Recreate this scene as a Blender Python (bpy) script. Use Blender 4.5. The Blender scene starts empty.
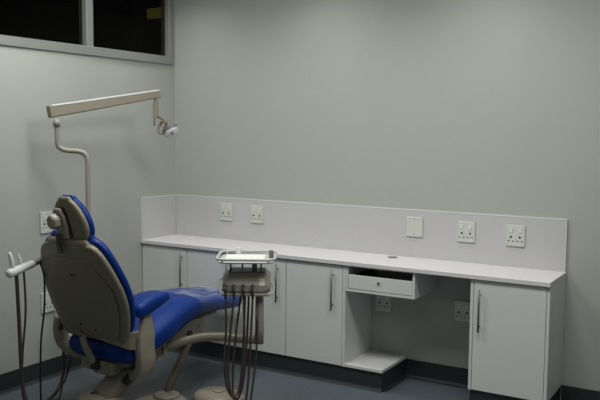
import bpy, bmesh, math, random
from mathutils import Vector, Matrix
random.seed(4)
C = bpy.context.scene.collection
V = Vector

# ------------------------------------------------------------------ materials
def mat(name, col, rough=.5, metal=0, bump=0, bscale=60, var=0, vscale=8, spec=.5, coat=0):
    m = bpy.data.materials.new(name); m.use_nodes = True
    nt = m.node_tree; b = nt.nodes['Principled BSDF']
    b.inputs['Base Color'].default_value = (*col, 1)
    b.inputs['Roughness'].default_value = rough
    b.inputs['Metallic'].default_value = metal
    b.inputs['Specular IOR Level'].default_value = spec
    b.inputs['Coat Weight'].default_value = coat
    tc = nt.nodes.new('ShaderNodeTexCoord')
    if var:
        n = nt.nodes.new('ShaderNodeTexNoise'); n.inputs['Scale'].default_value = vscale
        n.inputs['Detail'].default_value = 6
        nt.links.new(tc.outputs['Object'], n.inputs['Vector'])
        mx = nt.nodes.new('ShaderNodeMix'); mx.data_type = 'RGBA'
        mx.inputs['A'].default_value = (*[c*(1-var) for c in col], 1)
        mx.inputs['B'].default_value = (*[min(1, c*(1+var)) for c in col], 1)
        nt.links.new(n.outputs['Fac'], mx.inputs['Factor'])
        nt.links.new(mx.outputs['Result'], b.inputs['Base Color'])
    if bump:
        n = nt.nodes.new('ShaderNodeTexNoise'); n.inputs['Scale'].default_value = bscale
        n.inputs['Detail'].default_value = 4
        nt.links.new(tc.outputs['Object'], n.inputs['Vector'])
        bp = nt.nodes.new('ShaderNodeBump'); bp.inputs['Strength'].default_value = bump
        bp.inputs['Distance'].default_value = .004
        nt.links.new(n.outputs['Fac'], bp.inputs['Height'])
        nt.links.new(bp.outputs['Normal'], b.inputs['Normal'])
    return m

M_wall = mat('wall_paint', (.415, .438, .402), .75, bump=.15, bscale=120, var=.03, vscale=3)
M_ceil = mat('ceiling_paint', (.45, .45, .43), .9)
M_floor = mat('vinyl_floor', (.100, .119, .138), .42, var=.25, vscale=90, bump=.05, bscale=30)
M_skirt = mat('vinyl_skirting', (.023, .031, .035), .5, var=.2, vscale=60)
M_door = mat('white_laminate_doors', (.68, .71, .68), .38, var=.02)
M_top = mat('white_worktop', (.70, .69, .71), .35, var=.02, vscale=30)
M_splash = mat('pale_lilac_laminate', (.545, .545, .555), .4, var=.02, vscale=20)
M_edge = mat('laminate_edge', (.68, .69, .68), .4)
M_steel = mat('brushed_steel', (.17, .16, .155), .45, metal=.6)
M_plate = mat('socket_plastic', (.60, .63, .575), .35)
M_hole = mat('socket_hole', (.03, .03, .03), .6)
M_beige = mat('beige_moulded_plastic', (.28, .255, .20), .38, var=.05, vscale=14)
M_shell = mat('taupe_back_shell', (.205, .182, .13), .42, var=.04, vscale=10)
M_pole = mat('beige_enamel', (.32, .295, .245), .35)
M_blue = mat('blue_vinyl', (.002, .030, .20), .40, bump=.12, bscale=180, var=.06, vscale=20, spec=.22)
M_seam = mat('dark_gap', (.03, .028, .025), .7)
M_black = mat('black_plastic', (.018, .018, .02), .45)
M_hose = mat('brown_hose', (.052, .038, .032), .5)
M_grey = mat('grey_joint', (.17, .16, .16), .45)
M_white = mat('white_enamel', (.70, .73, .72), .3)
M_pale = mat('pale_grey_enamel', (.50, .52, .49), .35)
M_frame = mat('grey_aluminium', (.32, .33, .32), .45, metal=.35)
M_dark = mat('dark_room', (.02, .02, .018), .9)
M_paper = mat('white_tray_paper', (.78, .78, .75), .6)

def glassy(name, col, alpha, rough=.05):
    m = bpy.data.materials.new(name); m.use_nodes = True
    nt = m.node_tree; nt.nodes.clear()
    o = nt.nodes.new('ShaderNodeOutputMaterial'); mx = nt.nodes.new('ShaderNodeMixShader')
    t = nt.nodes.new('ShaderNodeBsdfTransparent'); g = nt.nodes.new('ShaderNodeBsdfPrincipled')
    g.inputs['Base Color'].default_value = (*col, 1); g.inputs['Roughness'].default_value = rough
    n = nt.nodes.new('ShaderNodeTexNoise'); n.inputs['Scale'].default_value = 22
    bp = nt.nodes.new('ShaderNodeBump'); bp.inputs['Strength'].default_value = .35 if rough > .1 else 0
    bp.inputs['Distance'].default_value = .01
    nt.links.new(n.outputs['Fac'], bp.inputs['Height']); nt.links.new(bp.outputs['Normal'], g.inputs['Normal'])
    mx.inputs['Fac'].default_value = alpha
    nt.links.new(t.outputs[0], mx.inputs[1]); nt.links.new(g.outputs[0], mx.inputs[2])
    nt.links.new(mx.outputs[0], o.inputs['Surface'])
    return m
M_film = None
def patchy_sheen(m, lo, hi):  # patchy reflective streaks put into the film's opacity, strongest at grazing angles
    nt = m.node_tree; mx = [n for n in nt.nodes if n.type == 'MIX_SHADER'][0]
    lw = nt.nodes.new('ShaderNodeLayerWeight'); lw.inputs['Blend'].default_value = .5
    pw = nt.nodes.new('ShaderNodeMath'); pw.operation = 'POWER'; pw.inputs[1].default_value = 4
    mr = nt.nodes.new('ShaderNodeMapRange'); mr.inputs['To Min'].default_value = lo; mr.inputs['To Max'].default_value = hi
    nz = nt.nodes.new('ShaderNodeTexNoise'); nz.inputs['Scale'].default_value = 9; nz.inputs['Distortion'].default_value = 1.5
    tc = nt.nodes.new('ShaderNodeTexCoord'); nt.links.new(tc.outputs['Object'], nz.inputs['Vector'])
    nr = nt.nodes.new('ShaderNodeMapRange'); nr.inputs['From Min'].default_value = .4; nr.inputs['From Max'].default_value = .62
    nt.links.new(nz.outputs['Fac'], nr.inputs['Value'])
    ml = nt.nodes.new('ShaderNodeMath'); ml.operation = 'MULTIPLY'
    nt.links.new(lw.outputs['Facing'], pw.inputs[0]); nt.links.new(pw.outputs[0], ml.inputs[0]); nt.links.new(nr.outputs[0], ml.inputs[1]); nt.links.new(ml.outputs[0], mr.inputs['Value']); nt.links.new(mr.outputs[0], mx.inputs['Fac'])
    return m
M_film = glassy('clear_vinyl_film', (.75, .78, .85), .11, .22)
patchy_sheen(M_film, .04, .6)
M_shield = glassy('clear_lamp_shield', (.8, .82, .82), .3, .06)
M_glass = bpy.data.materials.new('dark_window_glass'); M_glass.use_nodes = True
nt = M_glass.node_tree; nt.nodes.clear()
o_ = nt.nodes.new('ShaderNodeOutputMaterial'); mx_ = nt.nodes.new('ShaderNodeMixShader')
t_ = nt.nodes.new('ShaderNodeBsdfTransparent'); t_.inputs[0].default_value = (.55, .55, .5, 1)
g_ = nt.nodes.new('ShaderNodeBsdfGlossy'); g_.inputs['Roughness'].default_value = .05
mx_.inputs[0].default_value = .012
nt.links.new(t_.outputs[0], mx_.inputs[1]); nt.links.new(g_.outputs[0], mx_.inputs[2]); nt.links.new(mx_.outputs[0], o_.inputs[0])

def emit(name, col, s):
    m = bpy.data.materials.new(name); m.use_nodes = True
    b = m.node_tree.nodes['Principled BSDF']
    b.inputs['Base Color'].default_value = (*col, 1)
    b.inputs['Emission Color'].default_value = (*col, 1); b.inputs['Emission Strength'].default_value = s
    return m

# ------------------------------------------------------------------ mesh helpers
ORG = {}
def root(name, label, cat, loc=(0, 0, 0), group=None):
    o = bpy.data.objects.new(name, None); C.objects.link(o)
    o.empty_display_size = .1; o.location = loc
    o['label'] = label; o['category'] = cat
    if group: o['group'] = group
    ORG[o] = V(loc); return o
def obj(name, bm, m, parent=None, loc=None, smooth=False, label=None, sub=0):
    """one mesh object; world coordinates in bm are shifted to the thing's origin"""
    org = ORG[parent] if parent else V(loc or (0, 0, 0))
    bmesh.ops.recalc_face_normals(bm, faces=bm.faces)
    bmesh.ops.translate(bm, verts=bm.verts, vec=-org)
    me = bpy.data.meshes.new(name); bm.to_mesh(me); bm.free()
    if smooth:
        for p in me.polygons: p.use_smooth = True
    me.materials.append(m)
    o = bpy.data.objects.new(name, me); C.objects.link(o)
    if parent: o.parent = parent
    else: o.location = org
    ORG[o] = org
    if label: o['label'] = label
    if sub:
        md = o.modifiers.new('Subsurf', 'SUBSURF'); md.levels = sub; md.render_levels = sub
    return o
def tag(o, label, cat, group=None):
    o['label'] = label; o['category'] = cat
    if group: o['group'] = group
    return o
def structure(name, bm, m, parent=None, label=None):
    o = obj(name, bm, m, parent)
    if not parent: o['kind'] = 'structure'
    if label: o['label'] = label
    return o
def B(): return bmesh.new()
def box(bm, x0, x1, y0, y1, z0, z1, bev=0, seg=2, M=None):
    r = bmesh.ops.create_cube(bm, size=1)
    vs = r['verts']
    for v in vs:
        v.co = V(((x0+x1)/2+v.co.x*(x1-x0), (y0+y1)/2+v.co.y*(y1-y0), (z0+z1)/2+v.co.z*(z1-z0)))
    if bev:
        es = list({e for v in vs for e in v.link_edges})
        r = bmesh.ops.bevel(bm, geom=es, offset=bev, segments=seg, affect='EDGES', profile=.5)
        vs = list({v for f in r['faces'] for v in f.verts} | {v for v in vs if v.is_valid})
        # include untouched cap faces' vertices
    if M is not None:
        bmesh.ops.transform(bm, matrix=M, verts=[v for v in vs if v.is_valid])
    return bm
def smooth_path(pts, n=8):
    P = [V(p) for p in pts]; out = []
    for i in range(len(P)-1):
        a = P[max(i-1, 0)]; b = P[i]; c = P[i+1]; d = P[min(i+2, len(P)-1)]
        for k in range(n):
            t = k/n
            out.append(.5*((2*b)+(c-a)*t+(2*a-5*b+4*c-d)*t*t+(3*b-a-3*c+d)*t**3))
    out.append(P[-1]); return out
def tube(bm, pts, r, n=10, sx=1.0, sm=0):
    P = smooth_path(pts, sm) if sm else [V(p) for p in pts]
    R = r if isinstance(r, (list, tuple)) else None
    rings = []; up = None
    for i, p in enumerate(P):
        t = (P[min(i+1, len(P)-1)]-P[max(i-1, 0)]).normalized()
        if up is None:
            up = V((0, 0, 1)) if abs(t.z) < .9 else V((0, 1, 0))
        u = (up-t*up.dot(t)).normalized(); up = u; w = t.cross(u)
        if R:
            f = i/(len(P)-1)*(len(R)-1); k = min(int(f), len(R)-2); rr = R[k]*(1-(f-k))+R[k+1]*(f-k)
        else: rr = r
        rings.append([bm.verts.new(p+u*rr*math.cos(a)+w*rr*sx*math.sin(a)) for a in [2*math.pi*j/n for j in range(n)]])
    for a, b in zip(rings, rings[1:]):
        for j in range(n): bm.faces.new((a[j], a[(j+1) % n], b[(j+1) % n], b[j]))
    bm.faces.new(rings[0][::-1]); bm.faces.new(rings[-1])
    return bm
def bar(bm, pts, w, h, side=None):
    """rectangular section sweep; side: fixed lateral axis"""
    P = [V(p) for p in pts]; W = w if isinstance(w, (list, tuple)) else [w]*len(P); H = h if isinstance(h, (list, tuple)) else [h]*len(P)
    rings = []
    for i, p in enumerate(P):
        t = (P[min(i+1, len(P)-1)]-P[max(i-1, 0)]).normalized()
        s = V(side) if side else t.cross(V((0, 0, 1)))
        s = (s-t*s.dot(t)).normalized(); n = s.cross(t)
        a, b = W[i]/2, H[i]/2; c = min(a, b)*.35
        rings.append([bm.verts.new(p+s*x+n*y) for x, y in ((a, b-c), (a-c, b), (-a+c, b), (-a, b-c), (-a, -b+c), (-a+c, -b), (a-c, -b), (a, -b+c))])
    for a, b in zip(rings, rings[1:]):
        for j in range(8): bm.faces.new((a[j], a[(j+1) % 8], b[(j+1) % 8], b[j]))
    bm.faces.new(rings[0][::-1]); bm.faces.new(rings[-1])
    return bm
def loft(bm, rings, n=28, ex=3.0, cap=4):
    """rings: (center, lateral axis, normal axis, half width, half thickness); rounded ends added"""
    R = [(V(c), V(a).normalized(), V(b).normalized(), w, t) for c, a, b, w, t in rings]
    full = []
    def capr(r0, r1):
        c, a, b, w, t = r0; d = (c-r1[0]).normalized(); out = []
        for k in range(cap, 0, -1):
            ang = k/cap*math.pi/2*.97
            out.append((c+d*t*math.sin(ang), a, b, w-t*(1-math.cos(ang)), t*math.cos(ang)))
        return out
    full = capr(R[0], R[1])+R+capr(R[-1], R[-2])[::-1]
    vr = []
    for c, a, b, w, t in full:
        ring = []
        for j in range(n):
            th = 2*math.pi*j/n; co, si = math.cos(th), math.sin(th)
            # stadium-like section: rounded rim of radius t
            e = 2/ex
            x = math.copysign(abs(co)**e, co)*w; y = math.copysign(abs(si)**(e if ex < 3 else .62), si)*t
            ring.append(bm.verts.new(c+a*x+b*y))
        vr.append(ring)
    for a, b in zip(vr, vr[1:]):
        for j in range(n): bm.faces.new((a[j], a[(j+1) % n], b[(j+1) % n], b[j]))
    bm.faces.new(vr[0][::-1]); bm.faces.new(vr[-1])
    return bm
def interp(keys, t):
    for (a, *A), (b, *Bv) in zip(keys, keys[1:]):
        if t <= b:
            f = (t-a)/(b-a); f = f*f*(3-2*f) if False else f
            return [x+(y-x)*f for x, y in zip(A, Bv)]
    return keys[-1][1:]
def cyl(bm, c, axis, r, h, n=20, r2=None):
    q = V(axis).normalized().to_track_quat('Z', 'Y').to_matrix().to_4x4()
    bmesh.ops.create_cone(bm, cap_ends=True, segments=n, radius1=r, radius2=r if r2 is None else r2, depth=h, matrix=Matrix.Translation(V(c)) @ q)
    return bm
def prism(bm, pts, z0, z1):
    """plan outline extruded in z"""
    a = [bm.verts.new((x, y, z0)) for x, y in pts]; b = [bm.verts.new((x, y, z1)) for x, y in pts]; n = len(pts)
    bm.faces.new(a[::-1]); bm.faces.new(b)
    for i in range(n): bm.faces.new((a[i], a[(i+1) % n], b[(i+1) % n], b[i]))
    return bm

# ------------------------------------------------------------------ room
XR, YF, ZC = 4.75, -5.6, 2.72
b = B(); box(b, -.1, XR+.1, YF-.1, .1, -.1, 0); structure('floor', b, M_floor)
b = B(); box(b, -.1, XR+.1, YF-.1, .1, ZC, ZC+.1); structure('ceiling', b, M_ceil)
b = B(); box(b, -.1, XR+.1, 0, .1, 0, ZC); structure('wall_back', b, M_wall)
b = B(); box(b, XR, XR+.1, YF, 0, 0, ZC); structure('wall_right', b, M_wall)
b = B(); box(b, -.1, XR+.1, YF-.1, YF, 0, ZC); structure('wall_front', b, M_wall)
WY0, WY1, WZ0, WZ1 = -3.1, -.028, 1.967, 2.66
b = B()
box(b, -.1, 0, YF, 0, 0, WZ0); box(b, -.1, 0, YF, 0, WZ1, ZC)
box(b, -.1, 0, YF, WY0, WZ0, WZ1); box(b, -.1, 0, WY1, 0, WZ0, WZ1)
structure('wall_left', b, M_wall)
# high internal window in the left wall
w = bpy.data.objects.new('window_1', None); C.objects.link(w); w['kind'] = 'structure'
w['label'] = 'high grey aluminium window with dark panes in the left wall'; w.location = (0, -1.5, WZ0); ORG[w] = V((0, -1.5, WZ0))
fw = .055
b = B()
box(b, -.06, .014, WY0, WY1, WZ0, WZ0+fw, .002, 1); box(b, -.06, .014, WY0, WY1, WZ1-fw, WZ1, .002, 1)
box(b, -.06, .014, WY1-fw*.85, WY1, WZ0+fw, WZ1-fw, .002, 1); box(b, -.06, .014, WY0, WY0+fw, WZ0+fw, WZ1-fw, .002, 1)
obj('window_frame', b, M_frame, w)
for ym in (-.823, -1.62, -2.42):
    b = B(); box(b, -.055, .012, ym-.029, ym+.029, WZ0+fw, WZ1-fw, .002, 1); obj('mullion', b, M_frame, w)
for y0, y1 in ((-.852+.058, WY1-fw*.85), (-1.591, -.852), (-2.391, -1.649), (WY0+fw, -2.449)):
    b = B(); box(b, -.03, -.024, y0, y1, WZ0+fw, WZ1-fw); obj('pane', b, M_glass, w)
# unlit room beyond the window
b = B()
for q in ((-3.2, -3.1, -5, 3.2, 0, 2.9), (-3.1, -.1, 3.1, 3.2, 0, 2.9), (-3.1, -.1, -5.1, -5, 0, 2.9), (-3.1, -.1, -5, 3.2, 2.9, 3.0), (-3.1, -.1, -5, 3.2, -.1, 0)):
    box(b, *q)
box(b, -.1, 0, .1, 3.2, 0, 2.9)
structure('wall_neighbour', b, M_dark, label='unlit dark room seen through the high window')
l = root('hanging_lamp', 'dim yellowish lamp glowing in the dark room behind the high window', 'lamp', (-.5, .37, 2.41))
b = B(); box(b, -.58, -.42, .355, .385, 2.375, 2.455, .006); obj('lamp_shade', b, emit('dim_yellow_glow', (.5, .48, .12), .11), l)
b = B(); box(b, -.51, -.49, .372, .384, 2.4555, 2.90, .002); obj('hanging_rod', b, M_dark, l)

# skirtings (coved vinyl)
def skirt_pts(): return [(0, 0), (.03, 0), (.016, .006), (.009, .018), (.007, .113), (0, .113)]
def skirt(bm, a, c, nrm):
    a = V((*a, 0)); c = V((*c, 0)); n_ = V((*nrm, 0)); A = [bm.verts.new(a+n_*q+V((0, 0, z))) for q, z in skirt_pts()]; D_ = [bm.verts.new(c+n_*q+V((0, 0, z))) for q, z in skirt_pts()]
    k = len(A)
    bm.faces.new(A[::-1]); bm.faces.new(D_)
    for i in range(k): bm.faces.new((A[i], A[(i+1) % k], D_[(i+1) % k], D_[i]))
b = B(); skirt(b, (0, -.36), (0, YF), (1, 0)); structure('baseboard_left', b, M_skirt)
b = B(); skirt(b, (1.831, 0), (2.345, 0), (0, -1)); skirt(b, (2.764, 0), (XR, 0), (0, -1)); structure('baseboard_back', b, M_skirt)
b = B(); skirt(b, (XR, 0), (XR, YF), (-1, 0)); structure('baseboard_right', b, M_skirt)
b = B(); box(b, .0, 1.828, -.340, -.002, 0, .112); skirt(b, (0, -.340), (1.828, -.340), (0, -1)); skirt(b, (1.822, -.34), (1.822, -.0), (1, 0)); structure('trim_1', b, M_skirt, label='dark vinyl plinth under the left cabinets')
b = B(); box(b, 2.352, 2.758, -.345, -.002, 0, .112); structure('trim_2', b, M_skirt, label='dark vinyl plinth under the right cabinet')

# ------------------------------------------------------------------ worktop and splashback
t = root('worktop', 'long white laminate worktop running along the back wall', 'worktop', (1.38, -.18, .725))
b = B(); box(b, .002, 2.766, -.374, -.002, .7255, .750, .002, 2); obj('worktop_slab', b, M_top, t)
b = B(); cyl(b, (1.766, -.092, .7515), (0, 0, 1), .03, .004, 24); obj('cable_grommet', b, M_grey, t, label='grey round cable grommet')
t = root('splashback', 'long pale lilac splashback panel on the back wall above the worktop', 'splashback', (1.38, -.01, .7505))
b = B(); box(b, .018, 2.758, -.014, -.001, .7505, 1.034); obj('panel', b, M_splash, t)
b = B(); box(b, .018, 2.758, -.0155, -.001, 1.0342, 1.040, .001, 1); box(b, 2.7582, 2.761, -.0155, -.001, .7505, 1.040); obj('edging', b, M_edge, t, label='white edging strip')
t = root('splashback', 'short splashback return panel on the left wall at the worktop end', 'splashback', (.01, -.18, .7505))
b = B(); box(b, .001, .015, -.370, -.001, .7505, 1.034); obj('panel', b, M_splash, t)
b = B(); box(b, .001, .0165, -.3735, -.001, 1.0342, 1.040, .001, 1); box(b, .001, .0165, -.3735, -.3702, .7505, 1.034); obj('edging', b, M_edge, t, label='white edging strip')

# ------------------------------------------------------------------ cabinets
FY = -.358   # door faces
def handle(parent, x, z0, z1):
    b = B(); cyl(b, (x, FY-.024, (z0+z1)/2), (0, 0, 1), .0052, z1-z0, 14)
    for z in (z0+.03, z1-.03): cyl(b, (x, FY-.0125, z), (0, 1, 0), .004, .0235, 10)
    return obj('handle', b, M_steel, parent, smooth=True)
def cabinet(x0, x1, hx, label, xd0=None, xd1=None, zt=.7245):
    t = root('base_cabinet', label, 'cabinet', ((x0+x1)/2, -.18, .114), 'base cabinets under the worktop')
    th = .016
    b = B(); box(b, x0, x0+th, FY+.017, -.002, .114, zt); box(b, x1-th, x1, FY+.017, -.002, .114, zt)
    box(b, x0+th, x1-th, FY+.017, -.002, .114, .13); box(b, x0+th, x1-th, -.012, -.002, .13, zt); box(b, x0+th, x1-th, FY+.017, -.002, zt-.016, zt)
    obj('cabinet_body', b, M_door, t)
    a = x0+.0015 if xd0 is None else xd0; c = x1-.0015 if xd1 is None else xd1
    b = B(); box(b, a, c, FY, FY+.0155, .116, zt-.006, .0012, 1)
    d = obj('door', b, M_door, t); handle(d, hx, .448, .690)
    return t
cabinet(.004, .394, .355, 'white base cabinet at the far left end, against the left wall')
cabinet(.396, .784, .737, 'second white base cabinet from the left wall, partly behind the blue footrest')
cabinet(.786, 1.173, 1.115, 'white base cabinet partly hidden by the hoses of the delivery unit')
cabinet(1.175, 1.567, 1.504, 'white base cabinet directly left of the open computer shelf')
# right end cabinet: side panels run to the front
t = root('base_cabinet', 'white base cabinet at the right end of the worktop, handle at its left', 'cabinet', (2.55, -.18, .114), 'base cabinets under the worktop')
b = B(); box(b, 2.345, 2.3605, FY, -.002, .114, .7245); obj('side_panel', b, M_edge, t)
b = B(); box(b, 2.748, 2.764, FY, -.002, .114, .7245); obj('side_panel', b, M_edge, t)
b = B(); box(b, 2.361, 2.7475, FY+.018, -.002, .114, .13); box(b, 2.361, 2.7475, -.012, -.002, .13, .7245); box(b, 2.361, 2.7475, FY+.018, -.012, .708, .7245); obj('cabinet_body', b, M_door, t)
b = B(); box(b, 2.3635, 2.7455, FY, FY+.0155, .117, .720, .0012, 1); d = obj('door', b, M_door, t); handle(d, 2.399, .440, .674)

# open shelf for a computer and the drawer box
t = root('computer_shelf', 'open white shelf unit with low bottom plate beside the knee space', 'shelf', (1.7, -.18, .114))
b = B(); box(b, 1.569, 1.586, FY, -.002, .114, .7245); obj('side_panel', b, M_edge, t)
b = B(); box(b, 1.5865, 1.832, FY, -.002, .114, .132, .001, 1); obj('bottom_shelf', b, M_edge, t)
t = root('drawer_box', 'white drawer box with open slot hanging under the worktop', 'drawer', (1.8, -.18, .572))
x0, x1, z0, z1 = 1.5875, 2.023, .572, .7245
b = B(); box(b, x0, x0+.014, FY, -.002, z0, z1); box(b, x1-.014, x1, FY, -.002, z0, z1)
box(b, x0+.014, x1-.014, FY, -.002, z0, z0+.014); box(b, x0+.014, x1-.014, FY, -.002, z1-.007, z1); box(b, x0+.014, x1-.014, -.012, -.002, z0+.014, z1-.007)
obj('carcass', b, M_edge, t)
b = B(); box(b, x0+.017, x1-.017, FY+.003, FY+.018, .590, .670, .001, 1); dr = obj('drawer', b, M_door, t)
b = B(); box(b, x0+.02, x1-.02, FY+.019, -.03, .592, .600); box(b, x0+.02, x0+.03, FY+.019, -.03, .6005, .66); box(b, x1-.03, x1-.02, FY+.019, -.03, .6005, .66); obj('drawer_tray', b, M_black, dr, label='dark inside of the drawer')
b = B(); cyl(b, (1.800, FY-.003, .640), (0, 1, 0), .0065, .011, 16); obj('knob', b, M_steel, dr, smooth=True, label='small round metal knob')

# ------------------------------------------------------------------ socket outlets
def socket_at(c, axis, label, name='wall_socket', w_=.106, h_=.120, group=None, blank=False):
    """axis 'y': on the back wall facing -y; axis 'x': on the left wall facing +x"""
    t = root(name, label, 'blank plate' if blank else 'socket', c, group)
    def P(u, d, v):   # u right, d outwards, v up
        return V((c[0]+u, c[1]-d, c[2]+v)) if axis == 'y' else V((c[0]+d, c[1]+u, c[2]+v))
    def bx(bm, u0, u1, v0, v1, d0, d1, bev=0):
        p, q = P(u0, d0, v0), P(u1, d1, v1)
        box(bm, min(p.x, q.x), max(p.x, q.x), min(p.y, q.y), max(p.y, q.y), p.z, q.z, bev)
    b = B(); bx(b, -w_/2, w_/2, -h_/2, h_/2, .0005, .010, .003); obj('cover_plate', b, M_plate, t)
    if blank:
        for v in (-.045, .045):
            b = B(); cyl(b, P(0, .0102, v), P(0, 1, 0)-P(0, 0, 0), .003, .0015, 10); obj('screw', b, M_steel, t)
        return t
    for s in (-1, 1):
        b = B(); bx(b, s*.025-.009, s*.025+.009, .018, .044, .0102, .014, .0015); obj('switch', b, M_white, t)
        ax = P(0, 1, 0)-P(0, 0, 0)
        for u, v, r in ((0, -.008, .0065), (-.013, -.031, .0042), (.013, -.031, .0042)):
            b = B(); cyl(b, P(s*.025+u, .0103, v), ax, r, .0014, 12); obj('pin_hole', b, M_hole, t, label='dark pin hole')
    return t
G1 = 'double sockets'
socket_at((.472, -.0141, .941), 'y', 'double socket on the splashback nearest the left wall', group=G1)
socket_at((.728, -.0141, .941), 'y', 'double socket on the splashback, second from the left wall', group=G1)
socket_at((1.873, -.0141, .937), 'y', 'blank white plate on the splashback, without holes', 'blank_plate', .106, .120, blank=True)
socket_at((2.196, -.0141, .930), 'y', 'double socket on the splashback just right of the blank plate', group=G1)
socket_at((2.484, -.0141, .930), 'y', 'double socket on the splashback nearest its right end', group=G1)
socket_at((1.672, -.0005, .452), 'y', 'shaded double socket on the wall below the drawer box', group=G1)
socket_at((2.187, -.0005, .456), 'y', 'shaded double socket in the knee space beside the right cabinet', group=G1)
socket_at((.0005, -1.185, .950), 'x', 'double socket on the left wall beside the headrest', group=G1, h_=.128)
socket_at((.0005, -1.190, .466), 'x', 'low double socket on the left wall behind the backrest', group=G1, h_=.122)

# ------------------------------------------------------------------ dental chair
X0 = .71
ch = root('dental_chair', 'reclining dental chair with blue vinyl upholstery and beige shell', 'dental chair', (X0+.1, -1.15, 0))
LX = (1, 0, 0)
def path_rings(keys):
    """keys: (y, z, half width, half thickness[, x])"""
    out = []; P = [V((k[4] if len(k) > 4 else X0, k[0], k[1])) for k in keys]
    for i, k in enumerate(keys):
        t = (P[min(i+1, len(P)-1)]-P[max(i-1, 0)]).normalized()
        out.append((P[i], LX, V(LX).cross(t), k[2], k[3]))
    return out
def dense(keys, n=5):
    P = []
    K = [list(k)+([X0] if len(k) < 5 else []) for k in keys]
    for i in range(len(K)-1):
        a = K[max(i-1, 0)]; b_ = K[i]; c = K[i+1]; d = K[min(i+2, len(K)-1)]
        for s in range(n):
            t = s/n
            P.append([.5*(2*q+(r-p)*t+(2*p-5*q+4*r-w_)*t*t+(3*q-p-3*r+w_)*t**3) for p, q, r, w_ in zip(a, b_, c, d)])
    P.append(K[-1]); return P
# seat and footrest cushion
seat_keys = [(-1.43, .357, .235, .070), (-1.30, .388, .25, .07), (-1.17, .428, .25, .078), (-1.04, .468, .243, .073), (-.92, .488, .232, .064), (-.78, .486, .222, .054), (-.62, .468, .215, .055), (-.475, .452, .205, .055)]
b = B(); loft(b, path_rings(dense(seat_keys)), 36, 4); obj('seat_cushion', b, M_blue, ch, smooth=True, label='blue vinyl seat and footrest cushion')
# pan under the cushion
b = B(); loft(b, path_rings(dense([(-1.40, .280, .17, .026), (-1.15, .335, .17, .026), (-.95, .402, .16, .026), (-.62, .400, .13, .014)])), 28, 4)
obj('seat_pan', b, M_beige, ch, smooth=True)
# bracket below the knee
for x in (X0+.15, X0-.15):
    b = B()
    vs = [(-1.15, .34), (-.90, .415), (-.79, .41), (-.79, .365), (-.82, .29), (-1.0, .285), (-1.15, .265)]
    A = [b.verts.new((x-.018, y, z)) for y, z in vs]; D_ = [b.verts.new((x+.018, y, z)) for y, z in vs]
    b.faces.new(A); b.faces.new(D_[::-1])
    for i in range(len(vs)): b.faces.new((A[i], D_[i], D_[(i+1) % 7], A[(i+1) % 7]))
    obj('knee_bracket', b, M_beige, ch)
# backrest
def back_c(z): return -1.492-(z-.42)*.415
back_keys = [(.445, .212, 0), (.50, .240, .010), (.61, .268, .016), (.70, .272, .016), (.78, .258, .010), (.86, .230, .004), (.91, .204, 0), (.94, .172, 0), (.955, .135, 0)]
def back_rings(off, grow, th, z_lo=None, z_hi=None, taper=0, dx=0):
    ks = [k for k in dense([(k[0], k[2], k[1], 0) for k in back_keys], 4)]
    out = []
    d = V((0, -.415, 1)).normalized(); nrm = V(LX).cross(d)   # points to -y? fixed below
    if nrm.y > 0: nrm = -nrm
    for k in ks:
        z, hw = k[0], k[2]
        if z_lo and z < z_lo: continue
        if z_hi and z > z_hi: continue
        c = V((X0+k[1]+.010+.04*(z-.42)/.5+dx, back_c(z), z))+nrm*off
        out.append((c, LX, -nrm, hw+grow-taper*max(0, z-.74), th))
    return out
b = B(); loft(b, back_rings(-.032, .009, .028), 36, 4); bmesh.ops.translate(b, verts=b.verts, vec=(-.004, 0, .012)); obj('backrest_cushion', b, M_blue, ch, smooth=True, label='blue vinyl backrest cushion')
b = B(); loft(b, back_rings(.005, .004, .024), 36, 4); bs = obj('backrest_shell', b, M_shell, ch, smooth=True, label='taupe moulded back shell')
b = B(); loft(b, back_rings(.0235, -.040, .010, z_lo=.45, z_hi=.885, taper=.42), 32, 4); obj('panel_seam', b, M_seam, bs, smooth=True, label='dark seam line')
b = B(); loft(b, back_rings(.0255, -.0435, .0105, z_lo=.45, z_hi=.882, taper=.42), 32, 4); bp_ = obj('back_panel', b, M_shell, bs, smooth=True)
for x, z in ((X0+.035, .80), (X0+.055, .80), (X0-.03, .52), (X0+.07, .50)):
    b = B(); c = V((x, back_c(z), z))+V((0, -.036, -.015)); cyl(b, c, (0, -1, -.415), .005, .006, 10); obj('screw', b, M_seam, bs, label='dark screw head')
# neck link and headrest
b = B(); bar(b, [(.742, -1.748, .905), (.742, -1.757, .94), (.742, -1.762, 1.0)], .030, .012, LX); hs = obj('headrest_stem', b, M_black, ch, label='dark headrest stem')
hk = [(.975, .072, .03), (1.00, .092, .034), (1.035, .103, .036), (1.08, .099, .036), (1.12, .083, .034), (1.15, .062, .030), (1.168, .040, .026)]
def head_rings(off, grow, tf):
    d = V((0, -.10, 1)).normalized(); nrm = V((0, -1, -.10)).normalized(); out = []
    for k in dense([(k[0], 0, k[1], k[2]) for k in hk], 4):
        out.append((V((.806-.17*(k[0]-.98), -1.705-(k[0]-.98)*.20, k[0]))+nrm*off, LX, -nrm, k[2]+grow, k[3]*tf))
    return out
b = B(); loft(b, head_rings(-.024, .008, .72), 32, 3); obj('headrest_cushion', b, M_blue, ch, smooth=True, label='blue vinyl headrest cushion')
b = B(); loft(b, head_rings(.002, .001, .62), 32, 3); hd = obj('headrest_shell', b, M_shell, ch, smooth=True)
b = B(); loft(b, [(V((.768-.12*(z-.98), -1.7255-(z-.98)*.20, z)), LX, (0, 1, .1), w_, .008) for z, w_ in ((.99, .046), (1.03, .051), (1.09, .047), (1.125, .036))], 24, 4)
obj('recess', b, M_seam, hd, smooth=True, label='dark slot around the headrest mount')
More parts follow.
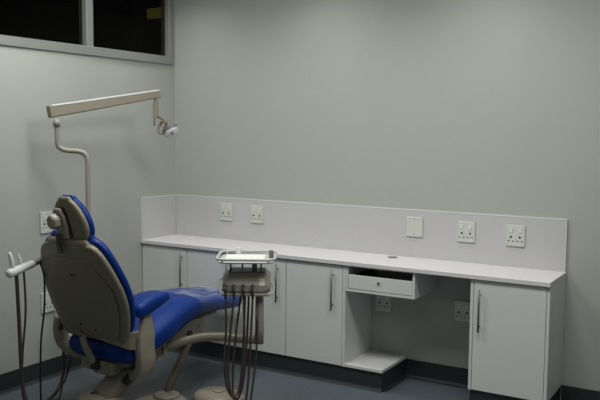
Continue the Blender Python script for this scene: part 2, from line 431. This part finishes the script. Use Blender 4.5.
b = B(); loft(b, [(V((.758-.12*(z-.98), -1.734-(z-.98)*.20, z)), LX, (0, 1, .1), w_, .015) for z, w_ in ((.985, .036), (1.03, .041), (1.085, .038), (1.112, .027))], 24, 4)
hm = obj('headrest_mount', b, M_beige, hd, smooth=True)
b = B(); cyl(b, (.738, -1.787, 1.060), (-.1, -1, -.1), .042, .035, 6, .036); bmesh.ops.bevel(b, geom=b.edges[:], offset=.005, segments=2, affect='EDGES'); obj('locking_knob', b, M_beige, hd, label='hexagonal beige locking knob')
# yokes with armrests
def yoke(s):
    x = X0+s*.258
    b = B()
    pts = [(x, -1.40, .60), (x+s*.004, -1.40, .50), (x+s*.006, -1.41, .40), (x+s*.002, -1.40, .315), (x-s*.025, -1.385, .255), (x-s*.09, -1.36, .225), (x-s*.17, -1.32, .235)]
    bar(b, smooth_path(pts, 5), [.050]*3+[.070]*2+[.09]*2+[.115]*10+[.12]*8+[.1]*6, [.040]*6+[.045]*8+[.050]*16+[.04], (0, 1, 0))
    return obj('armrest_yoke', b, M_beige, ch, smooth=True)
yr = yoke(1)
b = B(); pts = [(X0-.262, -1.485, .50), (X0-.275, -1.485, .42), (X0-.262, -1.465, .345), (X0-.20, -1.43, .300), (X0-.12, -1.38, .285)]
bar(b, smooth_path(pts, 5), .075, .050, (0, 1, 0)); yl = obj('armrest_yoke', b, M_beige, ch, smooth=True)
b = B(); cyl(b, (X0-.215, -1.537, .455), (-.2, -1, 0), .016, .012, 14); obj('hinge_cap', b, M_seam, yl, label='black hinge cap')
# right hinge plate joining back shell and yoke
b = B(); bar(b, [(X0+.03, -1.528, .448), (X0+.14, -1.532, .445), (X0+.235, -1.49, .435), (X0+.262, -1.43, .43)], [.03, .05, .09, .10], [.012, .018, .02, .02], (0, 0, 1)); obj('hinge_plate', b, M_shell, ch)
b = B(); cyl(b, (X0+.17, -.93, .335), (1, 0, 0), .024, .008, 18); obj('small_disc', b, M_black, ch, label='black disc standing in for the dark slot in the knee bracket')  # black disc drawn for the dark gap in the knee bracket
# armrest pads
def pad(s, y0, y1, z):
    b = B(); x = X0+s*.275
    ks = [(y0, z-.040, .034, .038, x), (y0+.06, z-.022, .038, .042, x), (y0+.12, z-.006, .039, .036, x+.004), (y1, z+.004, .034, .026, x+.008)]
    loft(b, path_rings(dense(ks)), 24, 2.6); return b
obj('armrest_pad', pad(1, -1.455, -1.285, .632), M_blue, ch, smooth=True, label='blue vinyl armrest pad')
obj('armrest_pad', pad(-1, -1.32, -1.14, .60), M_blue, ch, smooth=True, label='blue vinyl armrest pad')
b = B(); bar(b, [(X0-.274, -1.24, .578), (X0-.270, -1.27, .46), (X0-.258, -1.33, .33), (X0-.2, -1.36, .29)], .045, .035, (0, 1, 0)); obj('armrest_post', b, M_beige, ch)
# recline link from the back shell to the seat pan
b = B(); bar(b, [(.662, -1.548, .447), (.690, -1.548, .38), (.735, -1.535, .30)], .040, .014, LX); rl = obj('recline_link', b, M_beige, ch)
b = B(); cyl(b, (.660, -1.556, .447), (.1, -1, 0), .015, .018, 16); obj('small_disc', b, M_steel, rl, smooth=True, label='shiny metal pivot cap')
b = B(); box(b, .712, .760, -1.540, -1.510, .262, .322, .006); obj('link_foot', b, M_black, rl, label='black link foot')
# underside box, lift linkage
b = B(); box(b, X0-.15, X0-.07, -1.46, -1.26, .225, .30, .012); box(b, X0-.05, X0+.09, -1.47, -1.2, .215, .290, .012); obj('underseat_housing', b, M_beige, ch)
b = B(); bar(b, smooth_path([(.80, -1.15, .30), (.80, -1.27, .255), (.775, -1.40, .175), (.73, -1.47, .09)], 4), .13, .085, LX); obj('lift_arm', b, M_shell, ch, smooth=True)
b = B(); bar(b, smooth_path([(.865, -1.27, .285), (.868, -1.36, .235), (.845, -1.43, .18)], 4), .045, .035, LX); obj('lift_link', b, M_black, ch, smooth=True, label='black lift linkage')
b = B(); tube(b, [(.858, -.84, .37), (.846, -1.09, .04)], .0215, 16); obj('lift_strut', b, M_shell, ch, smooth=True)
# base
def oval(bm, c, rx, ry, z0, z1, n=40, ex=2.6, lip=.02):
    rings = []
    for z, k in ((z0, 0), (z0+(z1-z0)*.55, 0), (z0+(z1-z0)*.85, .35), (z1, 1)):
        rr = []
        for j in range(n):
            a = 2*math.pi*j/n; co, si = math.cos(a), math.sin(a)
            rr.append(bm.verts.new((c[0]+(rx-lip*k)*math.copysign(abs(co)**(2/ex), co), c[1]+(ry-lip*k)*math.copysign(abs(si)**(2/ex), si), z)))
        rings.append(rr)
    for a, b_ in zip(rings, rings[1:]):
        for j in range(n): bm.faces.new((a[j], a[(j+1) % n], b_[(j+1) % n], b_[j]))
    bm.faces.new(rings[0][::-1]); bm.faces.new(rings[-1])
b = B(); oval(b, (.90, -1.34), .15, .28, .001, .030, ex=2.6); obj('base_plate', b, M_beige, ch, smooth=False)
b = B(); oval(b, (.70, -1.455), .13, .12, .031, .118, ex=2.2, lip=.055); bc = obj('base_cover', b, M_beige, ch, smooth=True)
b = B(); cyl(b, (.685, -1.50, .119), (0, 0, 1), .011, .006, 12); obj('cap_plug', b, M_black, bc, label='black cap plug')
b = B(); oval(b, (.875, -1.13), .07, .07, .031, .045, ex=2.2, lip=.02); obj('strut_socket', b, M_beige, ch, smooth=True)

# clear vinyl cover over the toe end
toe_keys = [(-.90, .494, .238, .061), (-.78, .487, .228, .0585), (-.62, .469, .221, .0595), (-.483, .454, .212, .0600)]
b = B(); loft(b, path_rings(dense(toe_keys)), 36, 4)
# open the sleeve at its rear end
rear = [f for f in b.faces if f.calc_center_median().y < -.905]
bmesh.ops.delete(b, geom=rear, context='FACES')
tc_ = obj('toe_cover', b, M_film, None, loc=(X0, -.7, .42), smooth=True)
tag(tc_, 'clear plastic cover slipped over the blue footrest end', 'plastic cover')

# ------------------------------------------------------------------ foot control beside the base
fc = root('foot_control', 'low rounded beige foot control on the floor below the hoses', 'foot control', (1.13, -.985, 0))
b = B(); oval(b, (1.13, -.985), .15, .12, .001, .065, ex=2.2, lip=.065); obj('housing', b, M_beige, fc, smooth=True)
b = B(); oval(b, (1.13, -.985), .035, .035, .0655, .072, ex=2, lip=.01); obj('pedal_button', b, M_beige, fc, smooth=True)

# ------------------------------------------------------------------ delivery unit
du = root('delivery_unit', 'instrument delivery unit with tray top and hanging brown hoses on an arm', 'delivery unit', (1.37, -.955, .4))
b = B(); pts = smooth_path([(.84, -1.13, .300), (.94, -1.08, .335), (1.06, -1.03, .368), (1.18, -1.00, .380), (1.30, -.975, .380), (1.375, -.955, .385)], 4)
bar(b, pts, .045, .042); obj('support_arm', b, M_beige, du, smooth=True)
b = B(); tube(b, [(1.375, -.955, .364), (1.378, -.953, .45), (1.378, -.953, .665)], [.026, .024, .022], 18); obj('column', b, M_pole, du, smooth=True)
ang = math.radians(31); ca, sa = math.cos(ang), math.sin(ang)
TD = .016
DC = V((1.318, -.985, 0))
def L(u, v, z): return V((DC.x+u*ca-v*sa, DC.y+u*sa+v*ca, z))
def slab(bm, outline, z0, z1):
    prism(bm, [(L(u, v, 0).x, L(u, v, 0).y) for u, v in outline], z0, z1)
def rrect(hu, hv, r, n=6, cu=0, cv=0):
    out = []
    for cx, cy, a0 in ((hu-r, hv-r, 0), (-hu+r, hv-r, 90), (-hu+r, -hv+r, 180), (hu-r, -hv+r, 270)):
        for k in range(n+1):
            a = math.radians(a0+90*k/n); out.append((cu+cx+r*math.cos(a), cv+cy+r*math.sin(a)))
    return out
# control head: profile extruded along u
b = B()
prof = [(-.085, .645), (-.105, .668), (-.105, .700), (-.075, .742), (-.045, .755), (.10, .755), (.11, .740), (.11, .68), (.09, .648)]
nu = 9; rings = []
for i in range(nu+1):
    f = i/nu; u = -.126+.252*f; k = 1-.28*max(0, abs(f-.5)*2-.72)/.28
    mc = V((0, .727, 0)); rings.append([b.verts.new(L(u, .01+(v-.01)*k, .702+(z-.702)*k)) for v, z in prof])
for a, c in zip(rings, rings[1:]):
    for j in range(len(prof)): b.faces.new((a[j], a[(j+1) % 9], c[(j+1) % 9], c[j]))
b.faces.new(rings[0]); b.faces.new(rings[-1][::-1])
hdw = obj('control_head', b, M_pole, du)
b = B(); slab(b, rrect(.098, .068, .015, cu=.0, cv=.025), .7555, .761); obj('top_panel', b, M_grey, hdw, label='dark grey top panel')
# holder rail and hooks
b = B(); bar(b, [L(-.124, -.112, .652), L(.124, -.112, .652)], .022, .013); hr = obj('holder_rail', b, M_beige, du)
hooks = [-.105, -.062, -.012, .036]
for u in hooks:
    b = B(); tube(b, [L(u, -.105, .700), L(u, -.128, .692), L(u+.002, -.137, .670), L(u+.002, -.133, .635)], .0068, 10, sm=4); obj('instrument_holder', b, M_black, du, smooth=True, label='black instrument end in its holder')
b = B(); tube(b, [L(-.118, -.08, .735), L(-.138, -.09, .725), L(-.142, -.10, .69), L(-.134, -.105, .665), L(-.12, -.11, .655)], .006, 10, sm=4); obj('grab_handle', b, M_pale, du, smooth=True, label='white side grab handle')
b = B(); tube(b, [L(.12, -.112, .655), L(.140, -.10, .662), L(.145, -.07, .69), L(.122, -.04, .715)], .006, 10, sm=4); obj('grab_handle', b, M_pale, du, smooth=True, label='pale side grab handle')
# posts carrying the tray
for u, v, r in ((-.085, -.03, .005), (.042, -.03, .014), (.075, .0, .005), (-.03, .08, .005)):
    b = B(); tube(b, [L(u, v, .762), L(u, v, .836-TD)], r, 12); obj('tray_post', b, M_grey, du, smooth=True)
# tray with rail
b = B(); slab(b, rrect(.145, .145, .05, cv=-.0), .836-TD, .842-TD); tr = obj('tray', b, M_pale, du)
b = B(); pts = [L(u, v, .858-TD) for u, v in rrect(.152, .152, .055)]; pts.append(pts[0]); tube(b, pts, .0075, 10); obj('tray_rail', b, M_pale, tr, smooth=True, label='pale tubular tray rail')
for u, v in ((-.12, -.146), (.12, -.146), (.12, .146), (-.12, .146)):
    b = B(); cyl(b, L(u, v*.97, .848-TD), (0, 0, 1), .005, .016, 8); obj('rail_stud', b, M_white, tr)
b = B(); box(b, -.012, .012, -.012, .012, .8425-TD, .882-TD, .004); bmesh.ops.translate(b, verts=b.verts, vec=L(-.055, .122, 0)); obj('tray_clip', b, M_white, tr, label='white clip standing on the tray')
b = B(); box(b, -.01, .01, -.01, .01, .8425-TD, .884-TD, .004); bmesh.ops.translate(b, verts=b.verts, vec=L(.128, .02, 0)); obj('tray_clip', b, M_grey, tr, label='grey clip standing on the tray')
# paper liner lying in the tray
b = B(); slab(b, rrect(.105, .10, .02, cu=-.01, cv=.005), .8425-TD, .8465-TD)
pl = obj('tray_liner', b, M_paper, None, loc=tuple(L(0, 0, .8425-TD)))
tag(pl, 'white paper liner lying in the tray of the delivery unit', 'tray liner')
# hoses
def hose(parent, pts, r=.0058, m=M_hose):
    b = B(); tube(b, pts, r, 8, sm=7); return obj('hose', b, m, parent, smooth=True)
hose(du, [L(-.103, -.133, .635), L(-.100, -.135, .48), L(-.108, -.135, .30), L(-.098, -.13, .17), L(-.065, -.12, .105), (L(-.035, -.09, .14)), L(-.02, -.06, .28), L(-.012, -.03, .50), L(-.01, .0, .648)])
hose(du, [L(-.060, -.133, .635), L(-.078, -.135, .45), L(-.092, -.135, .28), L(-.080, -.125, .15), L(-.050, -.11, .085), L(-.018, -.08, .15), L(.0, -.05, .34), L(.008, -.02, .55), L(.01, .0, .648)])
hose(du, [L(-.010, -.133, .635), L(-.005, -.135, .45), L(-.012, -.135, .24), L(-.030, -.125, .12), L(-.052, -.11, .095), L(-.070, -.08, .16), L(-.060, -.05, .38), L(-.03, 0, .648)])
hose(du, [L(.038, -.133, .635), L(.030, -.135, .45), L(.018, -.13, .22), L(.004, -.125, .07), L(.008, -.115, .030), L(.025, -.09, .07), L(.050, -.06, .28), L(.058, -.02, .5), L(.055, 0, .648)])

# ------------------------------------------------------------------ operating light on its post
PX, PY = .352, -1.188
ol = root('dental_light', 'overhead dental light on a beige swan-neck post and long arm', 'dental light', (.352, -1.188, .36))
b = B(); tube(b, [(PX, PY, .40), (PX, PY, .60)], .027, 18); tube(b, [(PX, PY, .60), (PX, PY, .87)], .021, 18)
tube(b, smooth_path([(PX, PY, .87), (PX, PY, 1.2), (PX, PY, 1.32), (PX-.008, PY-.008, 1.362), (PX-.035, PY-.035, 1.381), (PX-.075, PY-.075, 1.385), (PX-.102, PY-.102, 1.397), (PX-.114, PY-.114, 1.425), (PX-.116, PY-.116, 1.52)], 5), .0145, 16)
obj('post', b, M_pole, ol, smooth=True)
b = B(); bar(b, [(PX, PY, .385), (PX+.06, PY+.005, .360), (X0-.165, PY, .340)], .07, .05); obj('mounting_arm', b, M_beige, ol)
b = B(); cyl(b, (PX, PY, .865), (0, 0, 1), .027, .03, 20); box(b, PX+.01, PX+.075, PY+.0, PY+.045, .855, .876, .006); obj('post_collar', b, M_pole, ol)
b = B(); cyl(b, (PX-.116, PY-.116, 1.540), (0, 0, 1), .020, .040, 20); obj('swivel', b, M_pole, ol, smooth=True)
# beam
A0 = V((.212, -1.338, 1.600)); A1 = V((.375, -.600, 1.730))
b = B(); bar(b, [A0, A0+(A1-A0)*.25, A1], [.042, .042, .032], [.066, .064, .046]); bm_ = obj('spring_arm', b, M_beige, ol)
b = B(); bar(b, [A0+(A1-A0)*.01+V((0, 0, .0335)), A1+V((0, 0, .0235))-(A1-A0)*.01], [.046, .034], .008); obj('top_strip', b, M_white, bm_, label='white strip along the arm')
# hanging joints and lamp head
H = V((.370, -.622, 1.702))
b = B(); cyl(b, H+V((0, 0, -.005)), (0, 0, 1), .014, .05, 16); bar(b, [H+V((-.004, 0, -.03)), H+V((-.004, .0, -.125))], .028, .026, LX); obj('drop_joint', b, M_beige, ol)
b = B(); tube(b, [H+V((-.012, -.006, -.125)), H+V((-.012, -.006, -.170))], .005, 10); obj('lever', b, M_grey, ol, smooth=True)
J = H+V((.008, .006, -.105))
b = B(); bar(b, smooth_path([J, J+V((.025, .018, -.022)), J+V((.042, .03, -.052)), J+V((.028, .020, -.080))], 4), .026, .022); obj('knuckle', b, M_shell, ol, smooth=True)
K = V((.408, -.556, 1.503)); hn = V((.48, .11, -.88)).normalized()   # light direction
b = B(); tube(b, [K+V((-.030, -.020, .055)), K+V((-.048, -.032, .020)), K+V((-.044, -.03, -.015)), K+V((-.02, -.014, -.02))], .009, 10, sm=4); obj('head_yoke', b, M_beige, ol, smooth=True)
hq = hn
b = B(); ctr = K+V((.012, .008, .008))
cyl(b, ctr-hn*.0, hn, .052, .020, 28, .05); lh = obj('lamp_head', b, M_grey, ol, smooth=False, label='grey disc-shaped lamp head')
b = B(); cyl(b, ctr+hn*.016, hn, .050, .011, 28, .046); obj('reflector', b, M_white, lh, label='bright white reflector ring')
b = B(); cyl(b, ctr+hn*.031, hn, .013, .018, 16, .009); obj('bulb_cap', b, M_black, lh, label='black bulb cap')
b = B()
for i in range(1):
    n = 28; q = hn.to_track_quat('Z', 'Y'); R0 = []
    prof = [(.050, .022), (.049, .034), (.040, .048), (.022, .055)]
    for r, d in prof:
        R0.append([b.verts.new(ctr+hn*d+q @ V((r*math.cos(2*math.pi*j/n), r*math.sin(2*math.pi*j/n), 0))) for j in range(n)])
    for a, c in zip(R0, R0[1:]):
        for j in range(n): b.faces.new((a[j], a[(j+1) % n], c[(j+1) % n], c[j]))
    b.faces.new(R0[-1])
obj('splash_shield', b, M_shield, lh, smooth=True, label='clear plastic shield')

# ------------------------------------------------------------------ assistant's instrument arm on the left
ai = root('assistant_arm', "assistant's white instrument holder arm with hoses behind the backrest", 'instrument holder', (.53, -1.76, .8))
E0 = V((.582, -1.925, .812)); E1 = V((.520, -1.735, .826)); E2 = V((.497, -1.650, .836)); E3 = V((.44, -1.55, .80))
b = B(); tube(b, [E0-(E1-E0)*.06, E0, E0+(E1-E0)*.15, E1], [.012, .022, .0225, .0195], 16); bmesh.ops.scale(b, vec=(1, 1, 1), verts=b.verts); obj('holder_bar', b, M_white, ai, smooth=True, label='white rounded holder bar')
b = B(); tube(b, [E1, E2], .016, 14); obj('arm_joint', b, M_grey, ai, smooth=True)
b = B(); tube(b, [E2, E3, (.40, -1.45, .65), (.42, -1.40, .34), (.52, -1.36, .275)], .013, 12, sm=5); obj('arm_tube', b, M_pale, ai, smooth=True)
b = B(); cyl(b, E2+V((.003, -.004, -.008)), (0, 0, 1), .017, .03, 16); obj('pivot', b, M_black, ai, smooth=True, label='black pivot')
for f, h_ in ((.16, .085), (.52, .06)):
    c = E0+(E1-E0)*f+V((0, 0, .012)); k = .72 if h_ < .08 else 1
    b = B(); tube(b, [c, c+V((-.004, -.004, h_*.55)), c+V((-.010, -.012, h_))], [.010*k, .012*k, .007*k], 10, sm=3); obj('suction_tip', b, M_white, ai, smooth=True, label='pale suction tip')
E_ = E0+(E1-E0)*.3
hose(ai, [E_+V((0, 0, -.015)), E_+V((.006, .004, -.25)), E_+V((.012, .01, -.55)), E_+V((.02, .03, -.68)), (.45, -1.72, .030), (.335, -1.45, .03), (.322, -1.37, .12), (.325, -1.365, .25), (.36, -1.36, .33), (.50, -1.34, .30)], .0095)
E_ = E0+(E1-E0)*.62
hose(ai, [E_+V((0, 0, -.015)), E_+V((.004, .002, -.22)), E_+V((-.012, -.01, -.45)), E_+V((-.015, -.01, -.65)), E_+V((.02, .03, -.745)), (.60, -1.66, .10), (.58, -1.60, .25)], .0055)
hose(ai, [(.506, -1.676, .822), (.512, -1.668, .80), (.520, -1.66, .735), (.517, -1.663, .575), (.505, -1.677, .415), (.50, -1.68, .25), (.50, -1.68, .10), (.46, -1.62, .03), (.36, -1.50, .025), (.325, -1.37, .075), (.355, -1.345, .20), (.37, -1.33, .32), (.50, -1.32, .30)], .0050, M_black)

# ------------------------------------------------------------------ ceiling lights (unseen; downlights follow wall scallops, troffers are added)
def unseen_troffer(x, y, w_, l_, power, label):
    t = root('unseen_ceiling_light', label, 'ceiling light', (x, y, ZC), 'unseen ceiling light fittings')
    b = B(); box(b, x-w_/2-.02, x+w_/2+.02, y-l_/2-.02, y+l_/2+.02, ZC-.035, ZC-.0005, .004); obj('fitting_body', b, M_white, t)
    b = B(); box(b, x-w_/2, x+w_/2, y-l_/2, y+l_/2, ZC-.040, ZC-.0355); obj('diffuser', b, emit('unseen_panel_glow', (1, .98, .9), 2.0), t)
    ld = bpy.data.lights.new('unseen_area_light', 'AREA'); ld.shape = 'RECTANGLE'; ld.size = w_; ld.size_y = l_
    ld.energy = power; ld.color = (1, .99, .96)
    lo = bpy.data.objects.new('unseen_area_light', ld); C.objects.link(lo); lo.location = (x, y, ZC-.045)
unseen_troffer(.95, -1.55, 1.2, .6, 22, 'unseen wide ceiling fitting above the chair, nearest the left wall')  # unseen main light, split into a pair to weaken cast shadows
unseen_troffer(2.75, -1.55, 1.2, .6, 26, 'unseen wide ceiling fitting added in front of the right end cabinet')  # second half of the split main light, added to soften shadows
unseen_troffer(2.9, -3.7, 1.2, .3, 6, 'unseen fill light added on the ceiling nearer the camera')  # added front fill, brightens surfaces facing the camera
for x, lab in ((.22, 'round ceiling downlight nearest the left wall'), (1.27, 'round ceiling downlight in the middle of the back wall row'), (2.32, 'round ceiling downlight above the right end cabinet')):
    t = root('downlight', lab, 'ceiling light', (x, -.48, ZC), 'ceiling downlights along the back wall')
    b = B(); cyl(b, (x, -.48, ZC-.008), (0, 0, 1), .075, .015, 28); obj('trim_ring', b, M_white, t)
    b = B(); cyl(b, (x, -.48, ZC-.018), (0, 0, 1), .058, .004, 28); obj('lamp_glass', b, emit('warm_glow', (1, .97, .9), 2.0), t)
    ld = bpy.data.lights.new('downlight_lamp', 'SPOT'); ld.energy = 24; ld.spot_size = math.radians(130); ld.spot_blend = 1; ld.shadow_soft_size = .12; ld.color = (1, .98, .93)
    lo = bpy.data.objects.new('downlight_lamp', ld); C.objects.link(lo); lo.location = (x, -.48, ZC-.03)

wd = bpy.data.worlds.new('World'); bpy.context.scene.world = wd; wd.use_nodes = True
wd.node_tree.nodes['Background'].inputs[0].default_value = (0, 0, 0, 1)

# ------------------------------------------------------------------ camera
cd = bpy.data.cameras.new('camera'); co = bpy.data.objects.new('camera', cd); C.objects.link(co)
f = V((-.5110253564, .8549539510, -.0889203399)); r = V((.8579185581, .5137106575, .0087811115)); u = V((-.0531867722, .0717990392, .9960000328))
Mx = Matrix((r, u, -f)).transposed().to_4x4(); Mx.translation = V((3.67996, -4.39055, 1.51099))
co.matrix_world = Mx
cd.sensor_width = 36; cd.sensor_fit = 'HORIZONTAL'; cd.lens = 781.10288/600*36; cd.clip_start = .02
sc = bpy.context.scene; sc.camera = co
vs = sc.view_settings; vs.view_transform = 'Standard'; vs.look = 'None'; vs.gamma = 1; vs.use_curve_mapping = False; vs.exposure = 0
